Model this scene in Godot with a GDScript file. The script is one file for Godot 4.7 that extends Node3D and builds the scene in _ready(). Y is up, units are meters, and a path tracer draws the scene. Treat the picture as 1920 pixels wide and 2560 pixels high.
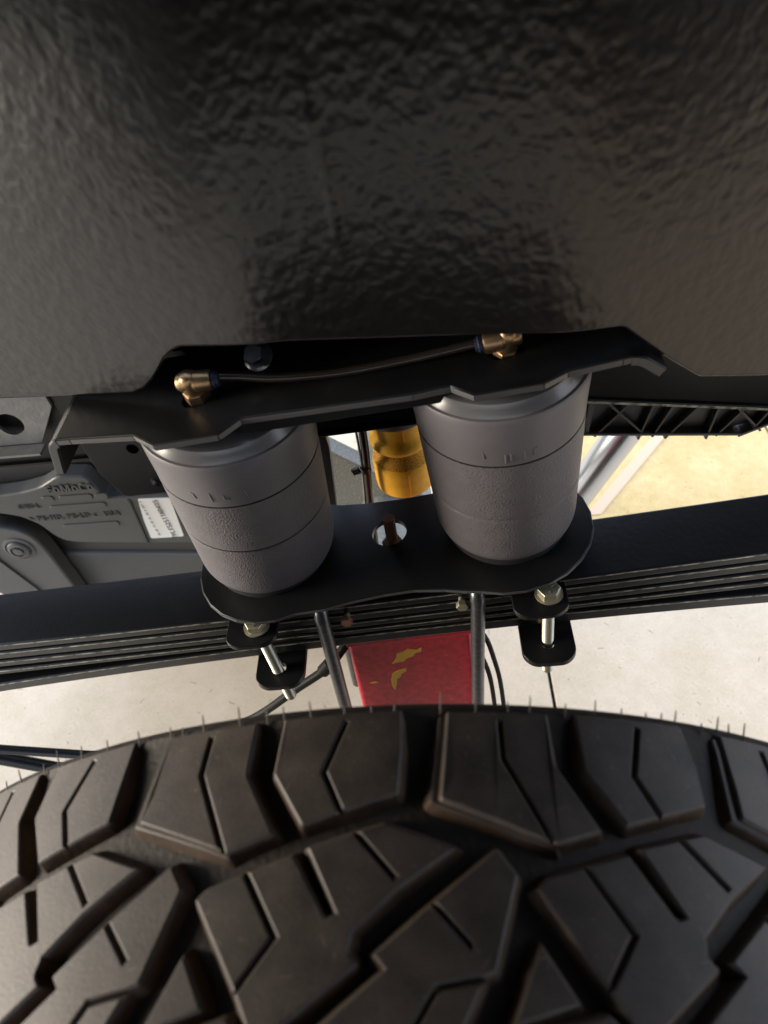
extends Node3D
# ---------------------------------------------------------------- mesh helpers
class MB:
	var v := PackedVector3Array()
	var n := PackedVector3Array()
	var u := PackedVector2Array()
	func tri(a: Vector3, b: Vector3, c: Vector3, na: Vector3, nb: Vector3, nc: Vector3, ua := Vector2.ZERO, ub := Vector2.ZERO, uc := Vector2.ZERO):
		var g = (b - a).cross(c - a)
		if g.length_squared() < 1e-22:
			return
		if g.dot(na + nb + nc) > 0.0:
			v.append_array([a, c, b]); n.append_array([na, nc, nb]); u.append_array([ua, uc, ub])
		else:
			v.append_array([a, b, c]); n.append_array([na, nb, nc]); u.append_array([ua, ub, uc])
	func quad(a, b, c, d, na, nb, nc, nd):
		tri(a, b, c, na, nb, nc)
		tri(a, c, d, na, nc, nd)
	func flat(a, b, c, d, nn):
		quad(a, b, c, d, nn, nn, nn, nn)
	func mesh(m: ArrayMesh = ArrayMesh.new()) -> ArrayMesh:
		var a := []
		a.resize(Mesh.ARRAY_MAX)
		a[Mesh.ARRAY_VERTEX] = v
		a[Mesh.ARRAY_NORMAL] = n
		a[Mesh.ARRAY_TEX_UV] = u
		m.add_surface_from_arrays(Mesh.PRIMITIVE_TRIANGLES, a)
		return m

var used := {}
func numbered(s: String) -> String:
	if not used.has(s):
		used[s] = 0
		return s
	used[s] += 1
	return "%s_%03d" % [s, used[s]]

func part(called: String, mesh: Mesh, mt: Material, parent: Node, xf := Transform3D.IDENTITY) -> MeshInstance3D:
	var o := MeshInstance3D.new()
	o.mesh = mesh
	o.material_override = mt
	o.transform = xf
	o.name = numbered(called) if parent == self else called
	parent.add_child(o, true)
	return o

func tag(o: Node, label: String, category: String, group := "", kind := ""):
	if label: o.set_meta("label", label)
	if category: o.set_meta("category", category)
	if group: o.set_meta("group", group)
	if kind: o.set_meta("kind", kind)

func thing(called: String, label: String, category: String, at := Vector3.ZERO, group := "") -> Node3D:
	var o := Node3D.new()
	o.name = numbered(called)
	o.position = at
	add_child(o, true)
	tag(o, label, category, group)
	return o

func area(p: PackedVector2Array) -> float:
	var s := 0.0
	for i in p.size():
		s += p[i].cross(p[(i + 1) % p.size()])
	return s * 0.5

func ccw(p: PackedVector2Array) -> PackedVector2Array:
	var q := p.duplicate()
	if area(q) < 0: q.reverse()
	return q

func inset(p: PackedVector2Array, d: float) -> PackedVector2Array:   # p ccw, moves every edge inwards by d
	var o := PackedVector2Array()
	var c := p.size()
	for i in c:
		var e0 := (p[i] - p[(i + c - 1) % c]).normalized()
		var e1 := (p[(i + 1) % c] - p[i]).normalized()
		var n0 := Vector2(-e0.y, e0.x)
		var n1 := Vector2(-e1.y, e1.x)
		var m := n0 + n1
		var l := m.dot(n0)
		if l < 0.35:
			m = m.normalized() * 1.3
		else:
			m = m / l
		o.append(p[i] + m * d)
	return o

func rounded(p: PackedVector2Array, r: float, steps := 4) -> PackedVector2Array:  # rounds every corner of a polygon
	var o := PackedVector2Array()
	var c := p.size()
	for i in c:
		var a := p[(i + c - 1) % c]
		var b := p[i]
		var d := p[(i + 1) % c]
		var la: float = min(r, a.distance_to(b) * 0.49)
		var lb: float = min(r, d.distance_to(b) * 0.49)
		var l: float = min(la, lb)
		var s := b + (a - b).normalized() * l
		var e := b + (d - b).normalized() * l
		for k in steps + 1:
			var t := float(k) / steps
			o.append(s.lerp(b, t).lerp(b.lerp(e, t), t))
	return o

func disc(c: Vector2, r: float, seg := 24) -> PackedVector2Array:
	var o := PackedVector2Array()
	for i in seg:
		o.append(c + Vector2.from_angle(TAU * i / seg) * r)
	return o

func edge_normals(p: PackedVector2Array) -> Array:   # p ccw; outward normals at start and end of every edge, smoothed where the turn is small
	var c := p.size()
	var en := []
	for i in c:
		var e := (p[(i + 1) % c] - p[i]).normalized()
		en.append(Vector2(e.y, -e.x))
	var out := []
	for i in c:
		var a: Vector2 = en[i]
		var pr: Vector2 = en[(i + c - 1) % c]
		var nx: Vector2 = en[(i + 1) % c]
		var s := a
		var t := a
		# long flat edges keep their own normal, so that flat faces stay flat beside rounded corners
		var la := p[i].distance_squared_to(p[(i + 1) % c]) + 1e-12
		var lp := p[i].distance_squared_to(p[(i + c - 1) % c]) + 1e-12
		var ln := p[(i + 1) % c].distance_squared_to(p[(i + 2) % c]) + 1e-12
		if a.dot(pr) > 0.72: s = (a * la + pr * lp).normalized()
		if a.dot(nx) > 0.72: t = (a * la + nx * ln).normalized()
		out.append([s, t])
	return out

# prism from a polygon in XY, front face at z = 0, back at z = -depth, with a rounded front (and back) edge and round holes
func prism(poly: PackedVector2Array, depth: float, bev := 0.001, holes := [], bsteps := 2, backbev := true) -> MB:
	var mb := MB.new()
	var p := ccw(poly)
	var rings := []
	for k in bsteps + 1:
		var a := PI * 0.5 * k / bsteps
		rings.append([inset(p, bev * (1.0 - sin(a))), -bev * (1.0 - cos(a)), cos(a), sin(a)])
	if backbev:
		for k in bsteps + 1:
			var a := PI * 0.5 * k / bsteps
			rings.append([inset(p, bev * (1.0 - cos(a))), -depth + bev * (1.0 - sin(a)), -sin(a), cos(a)])
	else:
		rings.append([p, -depth, 0.0, 1.0])
	var nr := edge_normals(p)
	for k in rings.size() - 1:
		var A = rings[k]
		var B = rings[k + 1]
		for i in p.size():
			var j := (i + 1) % p.size()
			var s: Vector2 = nr[i][0]
			var t: Vector2 = nr[i][1]
			var as_ := Vector3(s.x * A[3], s.y * A[3], A[2]).normalized()
			var at_ := Vector3(t.x * A[3], t.y * A[3], A[2]).normalized()
			var bs_ := Vector3(s.x * B[3], s.y * B[3], B[2]).normalized()
			var bt_ := Vector3(t.x * B[3], t.y * B[3], B[2]).normalized()
			var a0: Vector2 = A[0][i]
			var a1: Vector2 = A[0][j]
			var b0: Vector2 = B[0][i]
			var b1: Vector2 = B[0][j]
			mb.quad(Vector3(a0.x, a0.y, A[1]), Vector3(a1.x, a1.y, A[1]), Vector3(b1.x, b1.y, B[1]), Vector3(b0.x, b0.y, B[1]), as_, at_, bt_, bs_)
	for cap in [[rings[0][0], 0.0, Vector3(0, 0, 1)], [rings[-1][0], -depth, Vector3(0, 0, -1)]]:
		for piece in cut(cap[0], holes):
			var idx := Geometry2D.triangulate_polygon(piece)
			if idx.is_empty():
				var again := Geometry2D.offset_polygon(p, -bev * 0.98)
				piece = again[0] if again.size() > 0 else p
				idx = Geometry2D.triangulate_polygon(piece)
			for i in range(0, idx.size(), 3):
				var q := []
				for k in 3:
					q.append(Vector3(piece[idx[i + k]].x, piece[idx[i + k]].y, cap[1]))
				mb.tri(q[0], q[1], q[2], cap[2], cap[2], cap[2])
	for h in holes:
		var hp := ccw(h)
		var c := Vector2.ZERO
		for q in hp: c += q / hp.size()
		for i in hp.size():
			var a := hp[i]
			var b := hp[(i + 1) % hp.size()]
			var na := (c - a).normalized()
			var nb := (c - b).normalized()
			mb.quad(Vector3(a.x, a.y, 0), Vector3(b.x, b.y, 0), Vector3(b.x, b.y, -depth), Vector3(a.x, a.y, -depth), Vector3(na.x, na.y, 0), Vector3(nb.x, nb.y, 0), Vector3(nb.x, nb.y, 0), Vector3(na.x, na.y, 0))
	return mb

func cut(p: PackedVector2Array, holes: Array) -> Array:
	if holes.is_empty():
		return [p]
	var xs := []
	for h in holes:
		var c := Vector2.ZERO
		for q in h: c += q / h.size()
		xs.append(c.x)
	xs.sort()
	var bounds := [-50.0] + xs + [50.0]
	var out := []
	for i in bounds.size() - 1:
		var x0: float = bounds[i]
		var x1: float = bounds[i + 1]
		var strip := PackedVector2Array([Vector2(x0, -50), Vector2(x1, -50), Vector2(x1, 50), Vector2(x0, 50)])
		var work := []
		for q in Geometry2D.intersect_polygons(p, strip): work.append(q)
		for h in holes:
			var nw := []
			for q in work:
				for r in Geometry2D.clip_polygons(q, h):
					nw.append(r)
			work = nw
		out.append_array(work)
	return out

const FLATXZ := Transform3D(Basis(Vector3(1, 0, 0), Vector3(0, 0, 1), Vector3(0, 1, 0)), Vector3.ZERO)

# prism from a polygon in XZ whose top face is at y = 0
func slab(poly: PackedVector2Array, depth: float, bev := 0.001, holes := [], bsteps := 2) -> ArrayMesh:
	var q := PackedVector2Array()
	for a in poly: q.append(Vector2(a.x, -a.y))
	var hs := []
	for h in holes:
		var r := PackedVector2Array()
		for a in h: r.append(Vector2(a.x, -a.y))
		hs.append(r)
	var mb := prism(q, depth, bev, hs, bsteps)
	for i in mb.v.size():
		var a := mb.v[i]
		mb.v[i] = Vector3(a.x, a.z, -a.y)
		var b := mb.n[i]
		mb.n[i] = Vector3(b.x, b.z, -b.y)
	return mb.mesh()

func bx(sx: float, sy: float, sz: float, bev := 0.001) -> ArrayMesh:  # box centred on the origin
	var mb := prism(PackedVector2Array([Vector2(-sx, -sy) / 2, Vector2(sx, -sy) / 2, Vector2(sx, sy) / 2, Vector2(-sx, sy) / 2]), sz, bev)
	for i in mb.v.size(): mb.v[i].z += sz / 2
	return mb.mesh()

# lathe round +Y; profile of (radius, y), walked so that the outside is on its left or right: normals given by profile direction
func lathe(prof: PackedVector2Array, seg := 48, smooth := 0.75) -> ArrayMesh:
	var mb := MB.new()
	var c := prof.size()
	var en := []
	for i in c - 1:
		var e := (prof[i + 1] - prof[i]).normalized()
		en.append(Vector2(e.y, -e.x))
	for i in c - 1:
		var s: Vector2 = en[i]
		var t: Vector2 = en[i]
		if i > 0 and s.dot(en[i - 1]) > smooth: s = (s + en[i - 1]).normalized()
		if i < c - 2 and t.dot(en[i + 1]) > smooth: t = (t + en[i + 1]).normalized()
		for k in seg:
			var a0 := TAU * k / seg
			var a1 := TAU * (k + 1) / seg
			var d0 := Vector3(cos(a0), 0, sin(a0))
			var d1 := Vector3(cos(a1), 0, sin(a1))
			var up := Vector3.UP
			mb.quad(d0 * prof[i].x + up * prof[i].y, d1 * prof[i].x + up * prof[i].y, d1 * prof[i + 1].x + up * prof[i + 1].y, d0 * prof[i + 1].x + up * prof[i + 1].y,
				d0 * s.x + up * s.y, d1 * s.x + up * s.y, d1 * t.x + up * t.y, d0 * t.x + up * t.y)
	return mb.mesh()

func P2(a: Array) -> PackedVector2Array:
	var o := PackedVector2Array()
	for q in a: o.append(Vector2(q[0], q[1]))
	return o

func smooth_path(pts: Array, sub := 8) -> Array:
	var o := []
	for i in pts.size() - 1:
		var p0: Vector3 = pts[max(i - 1, 0)]
		var p1: Vector3 = pts[i]
		var p2: Vector3 = pts[i + 1]
		var p3: Vector3 = pts[min(i + 2, pts.size() - 1)]
		for k in sub:
			o.append(p1.cubic_interpolate(p2, p0, p3, float(k) / sub))
	o.append(pts[-1])
	return o

func tube(path: Array, r: float, seg := 16, caps := true, rr := []) -> ArrayMesh:
	var mb := MB.new()
	var t0: Vector3 = (path[1] - path[0]).normalized()
	var x: Vector3 = t0.cross(Vector3(0.31, 0.2, 0.93)).normalized()
	var rings := []
	for i in path.size():
		var t: Vector3
		if i == 0: t = t0
		elif i == path.size() - 1: t = (path[i] - path[i - 1]).normalized()
		else: t = (path[i + 1] - path[i - 1]).normalized()
		x = (x - t * x.dot(t)).normalized()
		var y := t.cross(x)
		var ring := []
		var rad: float = r if rr.is_empty() else rr[i]
		for k in seg:
			var a := TAU * k / seg
			var d := x * cos(a) + y * sin(a)
			ring.append([path[i] + d * rad, d])
		rings.append(ring)
	for i in path.size() - 1:
		for k in seg:
			var j := (k + 1) % seg
			var a = rings[i][k]
			var b = rings[i][j]
			var c = rings[i + 1][j]
			var d = rings[i + 1][k]
			mb.quad(a[0], b[0], c[0], d[0], a[1], b[1], c[1], d[1])
	if caps:
		for e in [[0, -t0], [path.size() - 1, (path[-1] - path[-2]).normalized()]]:
			for k in seg:
				mb.tri(path[e[0]], rings[e[0]][k][0], rings[e[0]][(k + 1) % seg][0], e[1], e[1], e[1])
	return mb.mesh()

func align(at: Vector3, axis: Vector3) -> Transform3D:   # a transform that takes +Y to axis
	var y := axis.normalized()
	var x := y.cross(Vector3(0.13, 0.21, 0.97)).normalized()
	return Transform3D(Basis(x, y, x.cross(y)), at)

# a threaded rod: ridged lathe from y = 0 down to -len
func threaded(r: float, length: float, pitch: float) -> ArrayMesh:
	var pr := [[0.0, -length], [r * 0.75, -length], [r * 0.92, -length + 0.0012]]
	var y := -length + 0.0016
	while y < -pitch:
		pr.append([r, y + pitch * 0.25]); pr.append([r * 0.82, y + pitch * 0.75])
		y += pitch
	pr.append([r, 0.0]); pr.append([0.0, 0.0])
	return lathe(P2(pr), 20, 0.3)

func hexprism(r: float, h: float, bev := 0.0008) -> ArrayMesh:
	return slab(disc(Vector2.ZERO, r, 6), h, bev)

func mark(called: String, s: String, size: float, depth: float, mt: Material, parent: Node, xf: Transform3D, fname := "Droid Sans", bold := 400) -> MeshInstance3D:
	var t := TextMesh.new()
	t.text = s
	t.font_size = 32
	t.pixel_size = size / 32.0
	t.depth = depth
	var f := SystemFont.new()
	f.font_names = PackedStringArray([fname])
	f.font_weight = bold
	t.font = f
	return part(called, t, mt, parent, xf)

# ---------------------------------------------------------------- materials
var texn := 0
func noise_tex(freq: float, oct: int, kind: int, normal: bool, strength := 4.0, seed := 1, ramp = null, size := 512) -> NoiseTexture2D:
	var f := FastNoiseLite.new()
	f.noise_type = kind
	f.frequency = freq
	f.seed = seed
	f.fractal_octaves = oct
	var t := NoiseTexture2D.new()
	t.width = size; t.height = size
	t.seamless = true
	t.as_normal_map = normal
	t.bump_strength = strength
	if ramp != null: t.color_ramp = ramp
	t.noise = f
	return t

func ramp(stops: Array) -> Gradient:   # stops of [offset, linear colour]
	var g := Gradient.new()
	var o := PackedFloat32Array()
	var c := PackedColorArray()
	for s in stops:
		o.append(s[0]); c.append(Color(s[1][0], s[1][1], s[1][2]).linear_to_srgb())
	g.offsets = o
	g.colors = c
	return g

func mat(c: Array, rough: float, metal := 0.0) -> StandardMaterial3D:
	var m := StandardMaterial3D.new()
	m.albedo_color = Color(c[0], c[1], c[2]).linear_to_srgb()
	m.roughness = rough
	m.metallic = metal
	return m

func tri_uv(m: StandardMaterial3D, metres: float, world := true) -> StandardMaterial3D:
	m.uv1_triplanar = true
	m.uv1_world_triplanar = world
	m.uv1_scale = Vector3.ONE / metres
	return m

func bumpy(m: StandardMaterial3D, tex: Texture2D, metres: float, scale := 1.0, world := true) -> StandardMaterial3D:
	tri_uv(m, metres, world)
	m.normal_enabled = true
	m.normal_texture = tex
	m.normal_scale = scale
	return m

func painted(m: StandardMaterial3D, tex: Texture2D, metres: float, world := true) -> StandardMaterial3D:
	tri_uv(m, metres, world)
	m.albedo_texture = tex
	m.albedo_color = Color.WHITE
	return m

var M := {}
func make_materials():
	var S := FastNoiseLite.TYPE_SIMPLEX_SMOOTH
	var C := FastNoiseLite.TYPE_CELLULAR
	var fine := noise_tex(0.08, 3, S, true, 3.0, 3)
	var paint := noise_tex(0.012, 4, S, false, 1, 8, ramp([[0.0, [0.006, 0.0065, 0.008]], [0.55, [0.008, 0.0085, 0.0095]], [0.8, [0.011, 0.011, 0.0115]], [1.0, [0.022, 0.021, 0.020]]]))
	M.black = bumpy(painted(mat([0, 0, 0], 0.38), paint, 0.4), fine, 0.4, 0.03)
	M.black.metallic_specular = 0.38
	M.spring = bumpy(painted(mat([0, 0, 0], 0.34), noise_tex(0.02, 5, S, false, 1, 18, ramp([[0.0, [0.006, 0.0068, 0.009]], [0.7, [0.008, 0.0085, 0.0105]], [0.88, [0.012, 0.012, 0.012]], [1.0, [0.03, 0.028, 0.025]]])), 0.35), fine, 0.35, 0.06)
	M.edge = bumpy(mat([0.07, 0.07, 0.072], 0.34), fine, 0.1, 0.1)  # lighter grey holding the light that bracket edges catch
	M.liner = bumpy(mat([0.008, 0.0070, 0.0080], 0.30), noise_tex(0.02, 2, S, true, 8.0, 21, null, 1024), 0.30, 0.26)
	M.liner.metallic_specular = 0.45
	M.bag = painted(mat([0.1, 0.1, 0.1], 0.5), noise_tex(0.01, 3, S, false, 1, 31, ramp([[0.0, [0.118, 0.110, 0.120]], [1.0, [0.142, 0.132, 0.143]]])), 0.3)
	M.bag_grain = bumpy(painted(mat([0.1, 0.1, 0.1], 0.55), noise_tex(0.01, 3, S, false, 1, 31, ramp([[0.0, [0.118, 0.110, 0.120]], [1.0, [0.142, 0.132, 0.143]]])), 0.3), noise_tex(0.12, 1, C, true, 5.0, 5), 0.3, 0.5)
	M.bag_grain.uv1_scale = Vector3.ONE / 0.11
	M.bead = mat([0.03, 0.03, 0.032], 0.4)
	M.cap = mat([0.105, 0.105, 0.11], 0.24)
	M.rubber = bumpy(mat([1, 1, 1], 0.52), noise_tex(0.2, 3, S, true, 2.0, 43), 0.25, 0.1)
	M.rubber.albedo_texture = rubber_image()
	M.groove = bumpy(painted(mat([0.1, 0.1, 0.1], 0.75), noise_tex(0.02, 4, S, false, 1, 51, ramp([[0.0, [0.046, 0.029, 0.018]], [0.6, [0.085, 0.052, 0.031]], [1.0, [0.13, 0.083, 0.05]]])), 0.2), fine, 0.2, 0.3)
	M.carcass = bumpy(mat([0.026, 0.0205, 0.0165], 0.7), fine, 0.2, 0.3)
	M.zinc = bumpy(mat([0.50, 0.475, 0.37], 0.4, 0.8), fine, 0.05, 0.3)
	M.steel = bumpy(painted(mat([0.2, 0.2, 0.2], 0.3, 0.75), noise_tex(0.02, 4, S, false, 1, 61, ramp([[0.0, [0.07, 0.075, 0.085]], [0.7, [0.13, 0.135, 0.145]], [1.0, [0.19, 0.18, 0.16]]])), 0.1), fine, 0.1, 0.15)
	M.brass = bumpy(mat([0.38, 0.255, 0.14], 0.38, 0.95), fine, 0.05, 0.2)
	M.blue = mat([0.012, 0.018, 0.05], 0.5)
	M.hose = mat([0.022, 0.017, 0.013], 0.2)
	M.cable = mat([0.010, 0.012, 0.010], 0.5)
	M.cable.metallic_specular = 0.25
	M.red = bumpy(painted(mat([0.4, 0.02, 0.03], 0.36), noise_tex(0.015, 5, S, false, 1, 71, ramp([[0.0, [0.34, 0.010, 0.022]], [0.5, [0.52, 0.016, 0.038]], [0.8, [0.58, 0.026, 0.05]], [1.0, [0.62, 0.12, 0.11]]])), 0.12), fine, 0.1, 0.3)
	M.yellow_paint = mat([0.72, 0.42, 0.05], 0.5)
	M.bump = bumpy(painted(mat([0.8, 0.36, 0.02], 0.58), noise_tex(0.02, 5, S, false, 1, 81, ramp([[0.0, [0.6, 0.26, 0.01]], [0.22, [0.88, 0.42, 0.012]], [0.6, [0.95, 0.48, 0.014]], [1.0, [0.96, 0.52, 0.03]]])), 0.16), fine, 0.16, 0.15)
	M.grime = bumpy(painted(mat([0.3, 0.1, 0.02], 0.8), noise_tex(0.09, 4, S, false, 1, 83, ramp([[0.0, [0.14, 0.065, 0.01]], [0.4, [0.36, 0.17, 0.012]], [0.5, [0.7, 0.34, 0.016]], [1.0, [0.88, 0.43, 0.02]]])), 0.12), fine, 0.1, 0.4)
	M.tank = bumpy(mat([0.064, 0.068, 0.068], 0.44), noise_tex(0.15, 2, S, true, 2.0, 91), 0.2, 0.15)
	M.tank_dark = mat([0.03, 0.031, 0.034], 0.5)
	M.label = mat([0.78, 0.80, 0.77], 0.5)
	M.ink = mat([0.03, 0.03, 0.035], 0.6)
	M.grey_ink = mat([0.33, 0.34, 0.34], 0.6)
	M.grey_steel = bumpy(painted(mat([0.2, 0.2, 0.2], 0.4), noise_tex(0.02, 4, S, false, 1, 101, ramp([[0.0, [0.17, 0.175, 0.175]], [1.0, [0.25, 0.25, 0.245]]])), 0.2), fine, 0.2, 0.15)
	M.cast = bumpy(painted(mat([0.2, 0.2, 0.2], 0.75), noise_tex(0.05, 5, S, false, 1, 111, ramp([[0.0, [0.16, 0.17, 0.155]], [0.6, [0.25, 0.265, 0.25]], [0.8, [0.33, 0.34, 0.29]], [1.0, [0.45, 0.44, 0.33]]])), 0.12), noise_tex(0.1, 3, S, true, 5.0, 113), 0.1, 0.6)
	M.chrome = bumpy(mat([0.62, 0.65, 0.70], 0.22, 1.0), fine, 0.1, 0.12)
	M.edge_glint = bumpy(painted(mat([0.2, 0.2, 0.2], 0.38, 0.3), noise_tex(0.03, 5, S, false, 1, 19, ramp([[0.0, [0.02, 0.02, 0.019]], [0.3, [0.07, 0.07, 0.06]], [0.5, [0.30, 0.29, 0.23]], [0.75, [0.45, 0.43, 0.35]], [1.0, [0.55, 0.52, 0.42]]])), 0.25), fine, 0.25, 0.2)  # pale mottle standing in for highlights along steel edges
	M.ribbed = bumpy(mat([0.032, 0.031, 0.032], 0.42), fine, 0.1, 0.2)
	M.rust = bumpy(painted(mat([0.1, 0.05, 0.03], 0.7, 0.2), noise_tex(0.06, 4, S, false, 1, 121, ramp([[0.0, [0.14, 0.06, 0.03]], [1.0, [0.36, 0.16, 0.08]]])), 0.06), fine, 0.06, 0.6)

# ---------------------------------------------------------------- ground textures
func concrete_image(base: Color, spread: float, seed: int, warm: float) -> ImageTexture:
	var N := 1024
	var img := Image.create(N, N, false, Image.FORMAT_RGB8)
	var f1 := FastNoiseLite.new(); f1.seed = seed; f1.frequency = 0.006; f1.fractal_octaves = 5
	var f2 := FastNoiseLite.new(); f2.seed = seed + 7; f2.frequency = 0.16; f2.fractal_octaves = 3
	var f3 := FastNoiseLite.new(); f3.seed = seed + 9; f3.frequency = 0.035; f3.fractal_octaves = 4
	var a1 := f1.get_seamless_image(N, N).get_data()
	var a2 := f2.get_seamless_image(N, N).get_data()
	var a3 := f3.get_seamless_image(N, N).get_data()
	var d := PackedByteArray()
	d.resize(N * N * 3)
	for i in N * N:
		var k := 1.0 + spread * ((a1[i] - 128) / 128.0 * 0.5 + (a2[i] - 128) / 128.0 * 0.35 + (a3[i] - 128) / 128.0 * 0.3)
		if a3[i] > 200 and a2[i] < 100: k *= 0.85
		if a2[i] < 34: k *= 0.8
		var col := Color(base.r * k, base.g * k, base.b * (k - warm * (1.0 - k))).linear_to_srgb()
		d[i * 3] = clampi(int(col.r * 255), 0, 255)
		d[i * 3 + 1] = clampi(int(col.g * 255), 0, 255)
		d[i * 3 + 2] = clampi(int(col.b * 255), 0, 255)
	img = Image.create_from_data(N, N, false, Image.FORMAT_RGB8, d)
	var rng := RandomNumberGenerator.new(); rng.seed = seed
	for i in 260:    # short dark scratches and bits
		var p := Vector2(rng.randf() * N, rng.randf() * N)
		var dir := Vector2.from_angle(rng.randf() * TAU)
		var l := rng.randi_range(2, 12)
		for k in l:
			dir = dir.rotated(rng.randf_range(-0.25, 0.25))
			p += dir
			var x := posmod(int(p.x), N)
			var y := posmod(int(p.y), N)
			img.set_pixel(x, y, img.get_pixel(x, y) * Color(0.62, 0.60, 0.56))
	img.generate_mipmaps()
	return ImageTexture.create_from_image(img)

func rubber_image() -> ImageTexture:
	var N := 1024
	var f1 := FastNoiseLite.new(); f1.seed = 61; f1.frequency = 0.008; f1.fractal_octaves = 5
	var f2 := FastNoiseLite.new(); f2.seed = 62; f2.frequency = 0.12; f2.fractal_octaves = 3
	var a1 := f1.get_seamless_image(N, N).get_data()
	var a2 := f2.get_seamless_image(N, N).get_data()
	var d := PackedByteArray()
	d.resize(N * N * 3)
	for i in N * N:
		var k := 1.0 + (a1[i] - 128) / 128.0 * 0.5 + (a2[i] - 128) / 128.0 * 0.22
		var c := Color(0.062 * k, 0.050 * k, 0.042 * k).linear_to_srgb()
		d[i * 3] = int(c.r * 255)
		d[i * 3 + 1] = int(c.g * 255)
		d[i * 3 + 2] = int(c.b * 255)
	var img := Image.create_from_data(N, N, false, Image.FORMAT_RGB8, d)
	var rng := RandomNumberGenerator.new(); rng.seed = 63
	for i in 420:    # grit, dust specks and short scuffs
		var p := Vector2(rng.randf() * N, rng.randf() * N)
		var l := 1 if rng.randf() < 0.75 else rng.randi_range(4, 22)
		var dir := Vector2.from_angle(rng.randf() * TAU)
		var amount := rng.randf_range(0.12, 0.55)
		var rad := rng.randi_range(1, 4) if l == 1 else 1
		for k in l:
			p += dir
			for yy in range(-rad, rad + 1):
				for xx in range(-rad, rad + 1):
					if xx * xx + yy * yy > rad * rad: continue
					var x := posmod(int(p.x) + xx, N)
					var y := posmod(int(p.y) + yy, N)
					img.set_pixel(x, y, img.get_pixel(x, y).lerp(Color(0.62, 0.57, 0.48), amount * 0.6))
	img.generate_mipmaps()
	return ImageTexture.create_from_image(img)

# ---------------------------------------------------------------- the tyre
const TC := Vector3(-0.065, 0.415, 0.0)
const TR := 0.425
const ZC := -0.062
const PERIODS := 17
func rad_at(z: float) -> float:
	var d: float = max(0.0, (absf(z - ZC) - 0.085) / 0.04)
	return TR - 0.0035 * d * d

func on_tyre(q: Vector2, drop: float) -> Vector3:   # q = (arc length, z)
	var th := q.x / TR
	var r := rad_at(q.y) - drop
	return Vector3(sin(th) * r, cos(th) * r, q.y)

func tyre_dir(q: Vector2, e: Vector2, up: float) -> Vector3:
	var th := q.x / TR
	return (Vector3(cos(th), -sin(th), 0) * e.x + Vector3(0, 0, 1) * e.y + Vector3(sin(th), cos(th), 0) * up).normalized()

func densify(p: PackedVector2Array, step: float) -> PackedVector2Array:
	var o := PackedVector2Array()
	for i in p.size():
		var a := p[i]
		var b := p[(i + 1) % p.size()]
		o.append(a)
		var ts := []
		var lo: float = min(a.x, b.x)
		var hi: float = max(a.x, b.x)
		var k := ceili((lo + 1e-5) / step)
		while k * step < hi - 1e-5:
			ts.append((k * step - a.x) / (b.x - a.x)); k += 1
		ts.sort()
		for t in ts: o.append(a.lerp(b, t))
	return o

func add_block(mb: MB, wl: MB, poly: PackedVector2Array, top: float, depth: float, bev: float):
	var step := 0.012
	var p := densify(ccw(poly), step)
	var t := inset(p, bev)
	var w := inset(p, -0.0036)
	var nr := edge_normals(p)
	for i in p.size():
		var j := (i + 1) % p.size()
		var s: Vector2 = nr[i][0]
		var e: Vector2 = nr[i][1]
		mb.quad(on_tyre(t[i], top), on_tyre(t[j], top), on_tyre(p[j], top + bev), on_tyre(p[i], top + bev), tyre_dir(t[i], s, 3.0), tyre_dir(t[j], e, 3.0), tyre_dir(p[j], e, 0.35), tyre_dir(p[i], s, 0.35))
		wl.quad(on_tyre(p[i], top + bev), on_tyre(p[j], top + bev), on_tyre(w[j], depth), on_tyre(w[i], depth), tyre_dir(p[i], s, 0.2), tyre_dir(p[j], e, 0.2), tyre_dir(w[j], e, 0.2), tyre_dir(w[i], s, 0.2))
	var lo := 1e9
	var hi := -1e9
	for q in t:
		lo = min(lo, q.x); hi = max(hi, q.x)
	for k in range(floori(lo / step), ceili(hi / step)):
		var strip := PackedVector2Array([Vector2(k * step, -1), Vector2((k + 1) * step, -1), Vector2((k + 1) * step, 1), Vector2(k * step, 1)])
		for piece in Geometry2D.intersect_polygons(t, strip):
			var idx := Geometry2D.triangulate_polygon(piece)
			for i in range(0, idx.size(), 3):
				var a: Vector2 = piece[idx[i]]
				var b: Vector2 = piece[idx[i + 1]]
				var c: Vector2 = piece[idx[i + 2]]
				mb.tri(on_tyre(a, top), on_tyre(b, top), on_tyre(c, top), tyre_dir(a, Vector2.ZERO, 1), tyre_dir(b, Vector2.ZERO, 1), tyre_dir(c, Vector2.ZERO, 1))

func mm(a: Array) -> PackedVector2Array:
	var o := PackedVector2Array()
	for q in a: o.append(Vector2(q[0], q[1]) * 0.001)
	return o

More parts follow.
